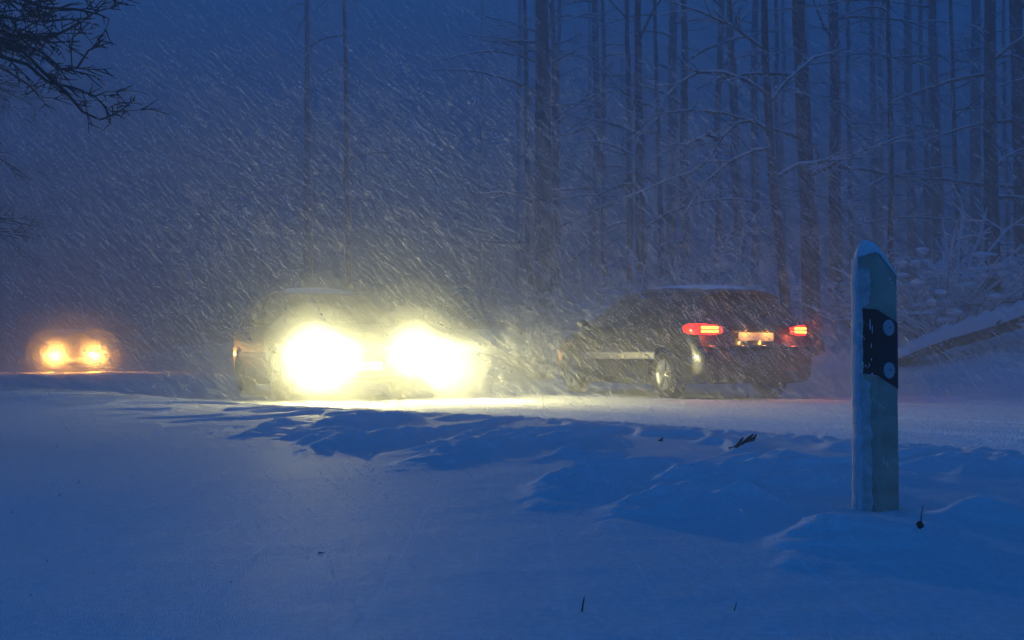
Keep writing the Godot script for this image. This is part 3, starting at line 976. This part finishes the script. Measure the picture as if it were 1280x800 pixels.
		part("roof_snow", sm, M.branch_snow, c)
	if lit_rear:
		for x in [-0.16, 0.16]:
			var pb := MB.new()
			pb.box(Vector3(x, 0.858, 2.10), Vector3(0.035, 0.008, 0.014), 0.003)
			part("plate_lamp", pb, M.plate_bulb, c)
			var pl := OmniLight3D.new()
			pl.name = "plate_glow"
			c.add_child(pl, true)
			pl.position = Vector3(x, 0.85, 2.18)
			pl.light_color = lin(1.0, 0.44, 0.07); pl.light_energy = 0.045; pl.light_size = 0.01; pl.omni_range = 20.0; pl.omni_attenuation = 2.0; pl.shadow_enabled = true
	return c
func head_beam(c: Node3D, col: Color, right_e: float, left_e: float, spill_e: float, right_spread: float, left_spread: float) -> void:
	for sd in [-1.0, 1.0]:
		var s := SpotLight3D.new()
		s.name = "head_beam"
		c.add_child(s, true)
		s.position = Vector3(sd * 0.60, 0.622, -2.235)
		s.rotation = Vector3(deg_to_rad(-4.0), deg_to_rad(-right_spread if sd > 0 else left_spread), 0)
		s.spot_angle = 64.0; s.spot_angle_attenuation = 1.0; s.spot_range = 120.0; s.spot_attenuation = 2.0
		s.light_color = col; s.light_energy = right_e if sd > 0 else left_e; s.light_size = 0.035; s.shadow_enabled = true
		var hd := MB.new()                              # plate added over the lamp: keeps the beam below lamp height
		hd.box(Vector3(sd * 0.61, 0.645, -2.235), Vector3(0.36, 0.014, 0.22), 0.004)
		part("added_beam_cutoff", hd, M.black_trim, c)
		var o := OmniLight3D.new()                      # light scattered by the lens
		o.name = "lens_spill"
		c.add_child(o, true)
		o.position = Vector3(sd * 0.60, 0.60, -2.37)
		o.light_color = col; o.light_energy = spill_e; o.light_size = 0.06; o.omni_range = 120.0; o.omni_attenuation = 2.0; o.shadow_enabled = true
func mist(called: String, label: String, at: Vector3, size: Vector3, dens: float, group := "", turn := 0.0) -> void:
	var f := FogVolume.new()
	f.name = numbered(called)
	f.shape = RenderingServer.FOG_VOLUME_SHAPE_ELLIPSOID
	f.size = size
	var m := FogMaterial.new()
	m.resource_name = "halo_and_blown_snow"; m.albedo = Color(0.97, 0.98, 1.0); m.density = dens  # one fog material for the added lamp halos and the real spray
	f.material = m
	add_child(f, true)
	f.position = at; f.rotation.y = turn
	tag(f, label, "snow cloud", group)
	f.set_meta("kind", "stuff")
func build_cars() -> void:
	var th := deg_to_rad(23.0)
	var rear := Vector3(3.02, 0, -13.55)
	var c1 := car("dark grey hatchback with glowing red tail lights driving away past the marker post", rear + Vector3(-sin(th), 0, -cos(th)) * 2.1, th, M.paint_grey, M.head_lens, false, true)
	c1.name = "hatchback"
	var ph := deg_to_rad(23.0)
	var front := Vector3(-1.83, 0, -13.2)
	var c2 := car("approaching car with blazing white-yellow headlights at the drifted road edge", front - Vector3(sin(ph), 0, cos(ph)) * 2.15, PI + ph, M.paint_green, M.head_lens, true, false)
	head_beam(c2, lin(0.95, 0.86, 0.38), 80.0, 76.0, 5.0, -4.0, 52.0)
	var ph3 := deg_to_rad(24.0)
	var f3 := Vector3((93.0 - 640.0) / F * 37.0, 0, -37.0)
	var c3 := car("distant car with small orange headlights far back along the snowy road", f3 - Vector3(sin(ph3), 0, cos(ph3)) * 2.15, PI + ph3, M.paint_dark, M.head_lens_far, true, false)
	head_beam(c3, lin(1.0, 0.42, 0.08), 40.0, 40.0, 20.0, 4.0, 6.0)
	for sd in [-1.0, 1.0]:
		for q in [[0.75, 0.8], [1.2, 0.40], [1.9, 0.15], [3.6, 0.05]]:  # nested mist added round each lamp to stand in for its bloom
			mist("snow_cloud", "added mist forming the glare halo round the blazing headlights", c2.transform * Vector3(sd * 0.60, 0.62, -2.38), Vector3(q[0], q[0] * 0.92, q[0]), q[1], "added glare mist round the blazing headlights")
		mist("snow_cloud", "added mist forming the orange glow round the distant headlights", c3.transform * Vector3(sd * 0.60, 0.62, -2.38), Vector3(1.0, 1.0, 1.0), 0.9, "added glow mist round the distant headlights")  # mist shells added to give the far lamps their glow
		mist("snow_cloud", "added mist forming the orange glow round the distant headlights", c3.transform * Vector3(sd * 0.60, 0.62, -2.38), Vector3(1.9, 1.8, 1.9), 0.22, "added glow mist round the distant headlights")
		mist("snow_cloud", "added mist forming the orange glow round the distant headlights", c3.transform * Vector3(sd * 0.60, 0.62, -2.38), Vector3(4.0, 3.2, 4.0), 0.05, "added glow mist round the distant headlights")
	mist("snow_cloud", "added veil of glare mist across the front of the approaching car", c2.transform * Vector3(0, 0.55, -2.4), Vector3(3.3, 1.3, 1.3), 0.08, "", PI + ph)  # added to spread yellow glare between the two lamps
	mist("snow_cloud", "broad bank of mist added for the glow around the approaching car", Vector3(-3.4, 0.7, -14.2), Vector3(11.0, 6.0, 7.5), 0.032)  # added to catch the lamp light as a wide grey glow
	mist("snow_cloud", "low spray of snow whipped up behind the hatchback wheels", c1.transform * Vector3(0.2, 0.15, 1.9), Vector3(3.6, 1.0, 4.4), 0.12, "", th)

# ---------- marker post ----------
func post_top(p: Vector2, top0: float) -> float:            # the head slopes down towards the wide face and rounds over
	var u := clampf((p.x + 0.057) / 0.137, 0.0, 1.0)
	return top0 + 0.034 - 0.090 * u * u - 0.045 * exp(-u / 0.07)
func build_post() -> void:
	var pd := 3.56
	var px := (1098.0 - 640.0) / F * pd
	var gy := height(px, pd) - 0.03
	var t := thing("delineator_post", "white roadside marker post with black band and two round reflectors, plastered with snow", "marker post", Vector3(px, gy, -pd))
	t.scale.x = 0.93
	# section seen from above (x right, z towards the camera): front edge at the origin, wide face to the right, narrow face to the left
	var poly := [Vector2(-0.057, -0.072), Vector2(-0.050, -0.050), Vector2(-0.008, -0.004), Vector2(0.0, 0.0), Vector2(0.009, -0.002), Vector2(0.074, -0.034), Vector2(0.080, -0.040), Vector2(0.078, -0.060), Vector2(0.05, -0.115), Vector2(0.02, -0.135), Vector2(-0.015, -0.130), Vector2(-0.045, -0.105)]
	var top0 := EYE + (HZ - 322.0) / F * pd - gy
	var mb := MB.new()
	var rows := []
	var lv := [-0.25, 0.0, 0.1, 0.2, 0.3, 0.4, 0.5, 0.6, 0.68, 0.74]
	for l in lv:
		var rw := PackedVector3Array()
		for k in poly.size() + 1:
			var p: Vector2 = poly[k % poly.size()]
			rw.append(Vector3(p.x, l, p.y))
		rows.append(rw)
	for f in [[1.0, 0.0], [0.985, 0.006], [0.92, 0.016], [0.8, 0.024], [0.5, 0.03], [0.02, 0.032]]:
		var rw := PackedVector3Array()
		for k in poly.size() + 1:
			var p: Vector2 = poly[k % poly.size()]
			var q: Vector2 = Vector2(0.012, -0.062).lerp(p, f[0])
			rw.append(Vector3(q.x, post_top(q, top0) - 0.012 + f[1], q.y))
		rows.append(rw)
	for k in rows.size(): rows[k].reverse()
	mb.grid(rows)
	part("body", mb, M.post_plastic, t)
	# black band: follows the two front faces 2 mm proud, slanting down on the wide face
	var y0 := EYE + HZ / F * pd - gy
	var ym := pd / F
	var pts := [Vector2(-0.0585, -0.0725), Vector2(-0.0515, -0.049), Vector2(-0.0085, -0.0015), Vector2(0.0, 0.0025), Vector2(0.0105, 0.0008), Vector2(0.0755, -0.0315), Vector2(0.0825, -0.0395)]
	var tops := [384.0, 384.5, 386.5, 387.5, 390.0, 402.0, 404.0]
	var bots := [466.0, 466.0, 469.0, 470.0, 472.5, 485.0, 487.0]
	var band := MB.new()
	var b0 := PackedVector3Array()
	var b1 := PackedVector3Array()
	for k in pts.size():
		b0.append(Vector3(pts[k].x, (y0 - bots[k] * ym), pts[k].y)); b1.append(Vector3(pts[k].x, (y0 - tops[k] * ym), pts[k].y))
	for k in pts.size() - 1:
		band.quad(b0[k], b1[k], b1[k + 1], b0[k + 1])
		var ins := Vector3(-0.001, 0, -0.004)
		band.quad(b1[k], b1[k] + ins, b1[k + 1] + ins, b1[k + 1])
		band.quad(b0[k + 1], b0[k + 1] + ins, b0[k] + ins, b0[k])
	var bo := part("black_band", band, M.post_black, t)
	var fn := Vector3(0.033, 0, 0.065).normalized()
	var along := Vector3(0.065, 0, -0.033).normalized()
	for py in [409.5, 463.0]:
		var cx := (1113.5 - 1098.0) / F * pd
		var c := Vector3(0.0105, 0, 0.0008).lerp(Vector3(0.0755, 0, -0.0315), (cx - 0.0105) / 0.065)
		c.y = (y0 - py * ym)
		var rf := MB.new()
		var bs := Basis(along, fn, along.cross(fn))
		rf.lathe([Vector2(0.0265, -0.002), Vector2(0.0265, 0.0035), Vector2(0.0245, 0.0055), Vector2(0.012, 0.0065), Vector2(0.0, 0.0065)], 28, c, bs)
		var ro := part("reflector", rf, M.reflector, bo)
		var st := MB.new()
		st.lathe([Vector2(0.0028, 0.006), Vector2(0.0028, 0.0085), Vector2(0.0, 0.0085)], 10, c, bs)
		part("rivet", st, M.post_black, ro)
	# snow driven against the windward edge, and a cap
	var r := RandomNumberGenerator.new()
	r.seed = 3
	var cr := []
	var hn := FastNoiseLite.new()
	hn.seed = 2; hn.frequency = 14.0; hn.fractal_octaves = 3
	for k in 91:
		var y := lerpf(-0.05, top0 + 0.004, k / 90.0)
		var w := (0.004 + hn.get_noise_1d(y) * 0.006 + 0.007 * smoothstep(0.45, 0.0, y)) * smoothstep(top0 + 0.01, top0 - 0.08, y)
		var edge_in := (0.003 + 0.006 * hn.get_noise_1d(y + 7.0) + 0.008 * smoothstep(0.5, 0.1, y)) * smoothstep(top0 + 0.01, top0 - 0.08, y)
		var rw := PackedVector3Array()
		for q in [Vector2(-0.047, -0.11), Vector2(-0.060 - w * 0.6, -0.095), Vector2(-0.060 - w, -0.074), Vector2(-0.054 - w * 0.5, -0.050 + w * 0.3), Vector2(-0.050 + edge_in * 0.66, -0.050 + edge_in * 0.72 + 0.003), Vector2(-0.050 + edge_in * 0.8, -0.050 + edge_in * 0.8 - 0.006)]:
			rw.append(Vector3(q.x, y, q.y))
		rw.reverse()
		cr.append(rw)
	cr.reverse()
	var cm := MB.new()
	cm.grid(cr)
	part("snow_crust", cm, M.snow, t)
	var fr := []
	for k in 61:                                        # frosted film on the narrow face, ragged towards the front edge
		var y := lerpf(-0.05, top0 - 0.03, k / 60.0)
		var on_band := smoothstep(y0 - 478.0 * ym, y0 - 472.0 * ym, y) * smoothstep(y0 - 378.0 * ym, y0 - 384.0 * ym, y)
		var e := clampf(0.72 + 0.22 * hn.get_noise_1d(y * 1.4 + 3.0), 0.3, 0.97) * (1.0 - 0.62 * on_band)
		var a := Vector2(-0.0535, -0.0515)
		var b := Vector2(-0.0535, -0.0515).lerp(Vector2(-0.010, -0.0005), e)
		fr.append(PackedVector3Array([Vector3(b.x + 0.002, y, b.y - 0.002), Vector3(b.x, y, b.y + 0.0008), Vector3((a.x + b.x) * 0.5, y, (a.y + b.y) * 0.5 + 0.0015), Vector3(a.x, y, a.y)]))
	fr.reverse()
	var fm := MB.new()
	fm.grid(fr)
	part("frost_film", fm, M.frost, t)
	var sc := MB.new()
	for q in 6:                                         # smears of snow stuck to the narrow face beside the front edge
		var y := y0 - r.randf_range(404.0, 460.0) * ym
		var p := Vector2(-0.050, -0.049).lerp(Vector2(-0.0085, -0.0015), r.randf_range(0.55, 0.8))
		lump(sc, Vector3(p.x, y, p.y + 0.0005), Vector3(0.002, r.randf_range(0.004, 0.016), 0.0015), r)
	part("snow_flecks", sc, M.branch_snow, t, "stuff")
	var cap := []
	for f in [1.03, 1.02, 0.95, 0.8, 0.5, 0.02]:
		var rw := PackedVector3Array()
		for k in poly.size() + 1:
			var p: Vector2 = poly[k % poly.size()]
			var q: Vector2 = Vector2(0.005, -0.062).lerp(p, f)
			var th := 0.038 * smoothstep(1.04, 0.55, f) * (1.0 - 0.55 * clampf((q.x + 0.05) / 0.13, 0.0, 1.0))
			rw.append(Vector3(q.x, post_top(q, top0) - (0.008 if f == 1.03 else 0.0) + th + 0.004, q.y))
		rw.reverse()
		cap.append(rw)
	var pm := MB.new()
	pm.grid(cap)
	part("snow_cap", pm, M.snow, t)

# ---------- stalks and litter on the snow ----------
func stalk(called: String, label: String, px: float, py: float, paths: Array, rad: float, group := "") -> Node3D:
	var g := ground_px(px, py, 0.5)
	for k in 6: g = ground_px(px, py, EYE - height(g.x, g.y))
	var base := Vector3(g.x, height(g.x, g.y) - 0.006, -g.y)
	var t := thing(called, label, "twig", base, 0.0, group)
	var r := RandomNumberGenerator.new()
	r.seed = int(px * 7 + py)
	for p in paths:
		var w := MB.new()
		var q := PackedVector3Array()
		for k in p.size():
			q.append(Vector3((p[k][0] - px) / F * g.y, (py - p[k][1]) / F * g.y, r.randf_range(-0.01, 0.01)))
		w.tube(q, taper(q.size(), rad, rad * 0.5), 6)
		part("stem", w, M.dry_stem, t)
	return t
func build_litter() -> void:
	var bud := stalk("seed_stalk", "seed head on a short stalk with a snow lump, beside the marker post foot", 1146, 668, [[[1145, 670], [1147, 652], [1150, 640], [1153, 628]], [[1152, 668], [1160, 666], [1168, 662]]], 0.0022)
	var d := -bud.position.z
	var hd := MB.new()
	var r := RandomNumberGenerator.new()
	r.seed = 8
	lump(hd, Vector3(0.001, 16.0 / F * d, 0.004), Vector3(0.011, 0.012, 0.011), r)
	part("seed_head", hd, M.twig, bud)
	var sl := MB.new()
	lump(sl, Vector3(0.001, 5.0 / F * d, 0.004), Vector3(0.012, 0.016, 0.012), r)
	part("snow_lump", sl, M.snow, bud)
	stalk("fallen_twig", "forked twig sticking out of the drift by the road edge, below the hatchback", 915, 558, [[[910, 559], [920, 556], [930, 551], [944, 543]], [[920, 556], [925, 549], [928, 545]], [[927, 553], [936, 545], [941, 541]], [[932, 550], [941, 548], [945, 541]]], 0.0085)
	stalk("fallen_twig", "small bent twig in the drift between headlights and hatchback", 824, 551, [[[820, 552], [825, 548], [829, 550]], [[825, 549], [828, 545]]], 0.006)
	stalk("grass_stalk", "upright dark stalk poking through the smooth snow, taller of two", 727, 762, [[[726, 763], [728, 752], [730, 741]]], 0.0022)
	stalk("grass_stalk", "tiny thin stalk poking through the smooth snow towards the marker post", 915, 760, [[[914, 761], [916, 753], [919, 746]]], 0.0013)
	stalk("fallen_twig", "short dark twig lying flat on the open snow", 408, 689, [[[400, 686], [408, 687], [416, 691]]], 0.0028)
	stalk("grass_stalk", "minute sprout at the foot of the marker post drift", 1080, 652, [[[1079, 653], [1081, 648], [1083, 645]], [[1080, 652], [1077, 648]]], 0.001)
	for q in [[155, 766], [77, 619], [100, 603], [42, 742], [18, 640], [73, 559], [290, 726], [62, 700], [1108, 700]]:
		var a: float = q[0]
		var b: float = q[1]
		stalk("plant_scrap", "tiny dark scrap of plant lying on the open snow", a, b, [[[a - 3, b + 1], [a, b - 2], [a + 2, b - 5]]], 0.0018, "plant scraps on the open snow")

# ---------- falling snow ----------
func flake_chunk(seed_: int, wisps: int, flakes: int, small: float, big: float, size: float, span: float) -> ArrayMesh:
	# separate flakes in a cube of air, carried in short files along the wind
	var r := RandomNumberGenerator.new()
	r.seed = seed_
	var v := PackedVector3Array()
	var n := PackedVector3Array()
	var idx := PackedInt32Array()
	for w in wisps:
		var c := Vector3(r.randf(), r.randf(), r.randf()) * size
		var tilt := deg_to_rad(r.randfn(46.0, 11.0))
		var dir := Vector3(sin(tilt), -cos(tilt), r.randfn(0.0, 0.2)).normalized()
		var ln := span * r.randf_range(0.35, 1.6)
		var grade := pow(r.randf(), 1.8)
		for k in flakes:
			var p := c + dir * (ln * (float(k) / flakes - 0.5) + r.randf_range(-0.01, 0.01)) + Vector3(r.randf_range(-1, 1), r.randf_range(-1, 1), r.randf_range(-1, 1)) * 0.0025
			var s := lerpf(small, big, grade) * r.randf_range(0.7, 1.2)
			var q := [p + Vector3(s, s, s), p + Vector3(-s, -s, s), p + Vector3(-s, s, -s), p + Vector3(s, -s, -s)]
			for f in [[0, 1, 2], [0, 3, 1], [0, 2, 3], [1, 3, 2]]:
				var a: Vector3 = q[f[0]]
				var b: Vector3 = q[f[1]]
				var d: Vector3 = q[f[2]]
				var nn := (d - a).cross(b - a).normalized()
				if nn.dot(a - p) < 0.0:
					var t := b
					b = d; d = t; nn = -nn
				var o := v.size()
				v.append(a); v.append(b); v.append(d)
				n.append(nn); n.append(nn); n.append(nn)
				idx.append(o); idx.append(o + 1); idx.append(o + 2)
	var mb := MB.new()
	mb.v = v; mb.n = n; mb.i = idx
	return mb.mesh(M.flake)
func fill_air(label: String, mesh_: ArrayMesh, size: float, lo: Vector3, count: Vector3i) -> void:
	var at := []
	for x in count.x:
		for y in count.y:
			for z in count.z:
				var p := lo + Vector3(x, y, z) * size
				var c := p + Vector3.ONE * size * 0.5
				if absf(c.x) > -c.z * 0.5 + 2.6 or c.y > -c.z * 0.36 + 2.6: continue        # far outside the view
				if size > 2.0 and c.x > -7.4 and c.x < 4.5 and c.y < 3.6 and c.z > -17.2 and c.z < -11.2: continue   # filled by the denser layer
				at.append(p)
	var mm := MultiMesh.new()
	mm.transform_format = MultiMesh.TRANSFORM_3D
	mm.mesh = mesh_
	mm.instance_count = at.size()
	for k in at.size(): mm.set_instance_transform(k, Transform3D(Basis(), at[k]))
	var o := MultiMeshInstance3D.new()
	o.name = numbered("snowfall")
	o.multimesh = mm
	add_child(o, true)
	o.set_meta("kind", "stuff")
	tag(o, label, "snowfall")
func build_snowfall() -> void:
	fill_air("dense snowflakes whirling in the light of the headlights", flake_chunk(1, 1500, 9, 0.0012, 0.0038, 1.93, 0.13), 1.93, Vector3(-7.2, 0.02, -17.0), Vector3i(6, 2, 3))
	fill_air("wind-driven snowflakes filling the air over road and wood", flake_chunk(2, 900, 9, 0.0011, 0.0028, 2.37, 0.13), 2.37, Vector3(-12.0, 0.0, -22.0), Vector3i(10, 3, 7))
	fill_air("fine snowflakes blowing over the open snow of the verge", flake_chunk(3, 380, 10, 0.0006, 0.0015, 1.21, 0.07), 1.21, Vector3(-3.6, 0.0, -7.4), Vector3i(6, 2, 4))

func _ready() -> void:
	var cam := Camera3D.new()
	cam.name = "camera"
	add_child(cam)
	cam.position = Vector3(0, EYE, 0)
	cam.rotation.x = atan(45.0 / F)
	cam.fov = rad_to_deg(2.0 * atan(400.0 / F))
	cam.near = 0.05; cam.far = 1200.0
	cam.current = true
	var env := Environment.new()
	env.background_mode = Environment.BG_SKY
	var sm := ProceduralSkyMaterial.new()
	sm.sky_top_color = lin(0.008, 0.166, 0.68); sm.sky_horizon_color = lin(0.004, 0.082, 0.33)
	sm.sky_curve = 0.3
	sm.ground_bottom_color = lin(0.002, 0.03, 0.10); sm.ground_horizon_color = lin(0.003, 0.07, 0.25)
	var sky := Sky.new()
	sky.sky_material = sm
	env.sky = sky
	env.background_energy_multiplier = 1.62
	env.tonemap_mode = Environment.TONE_MAPPER_LINEAR
	env.tonemap_exposure = 1.0
	env.fog_enabled = true
	env.fog_density = 0.031
	env.fog_light_color = Color(0.96, 0.98, 1.0)
	env.volumetric_fog_enabled = true
	env.volumetric_fog_density = 0.0
	env.sdfgi_enabled = true; env.ssao_enabled = true; env.ssil_enabled = true
	var we := WorldEnvironment.new()
	we.name = "world"
	we.environment = env
	add_child(we)
	var sun := DirectionalLight3D.new()                 # last blue daylight through the snow clouds
	sun.name = "dusk_light"
	sun.light_color = lin(0.04, 0.33, 1.0); sun.light_energy = 0.04; sun.light_angular_distance = 60.0
	sun.sky_mode = DirectionalLight3D.SKY_MODE_LIGHT_ONLY
	sun.rotation = Vector3(deg_to_rad(-60), deg_to_rad(-40), 0)
	sun.shadow_enabled = true
	add_child(sun)

	materials()
	build_ground()
	build_forest()
	build_cars()
	build_post()
	build_litter()
	build_snowfall()
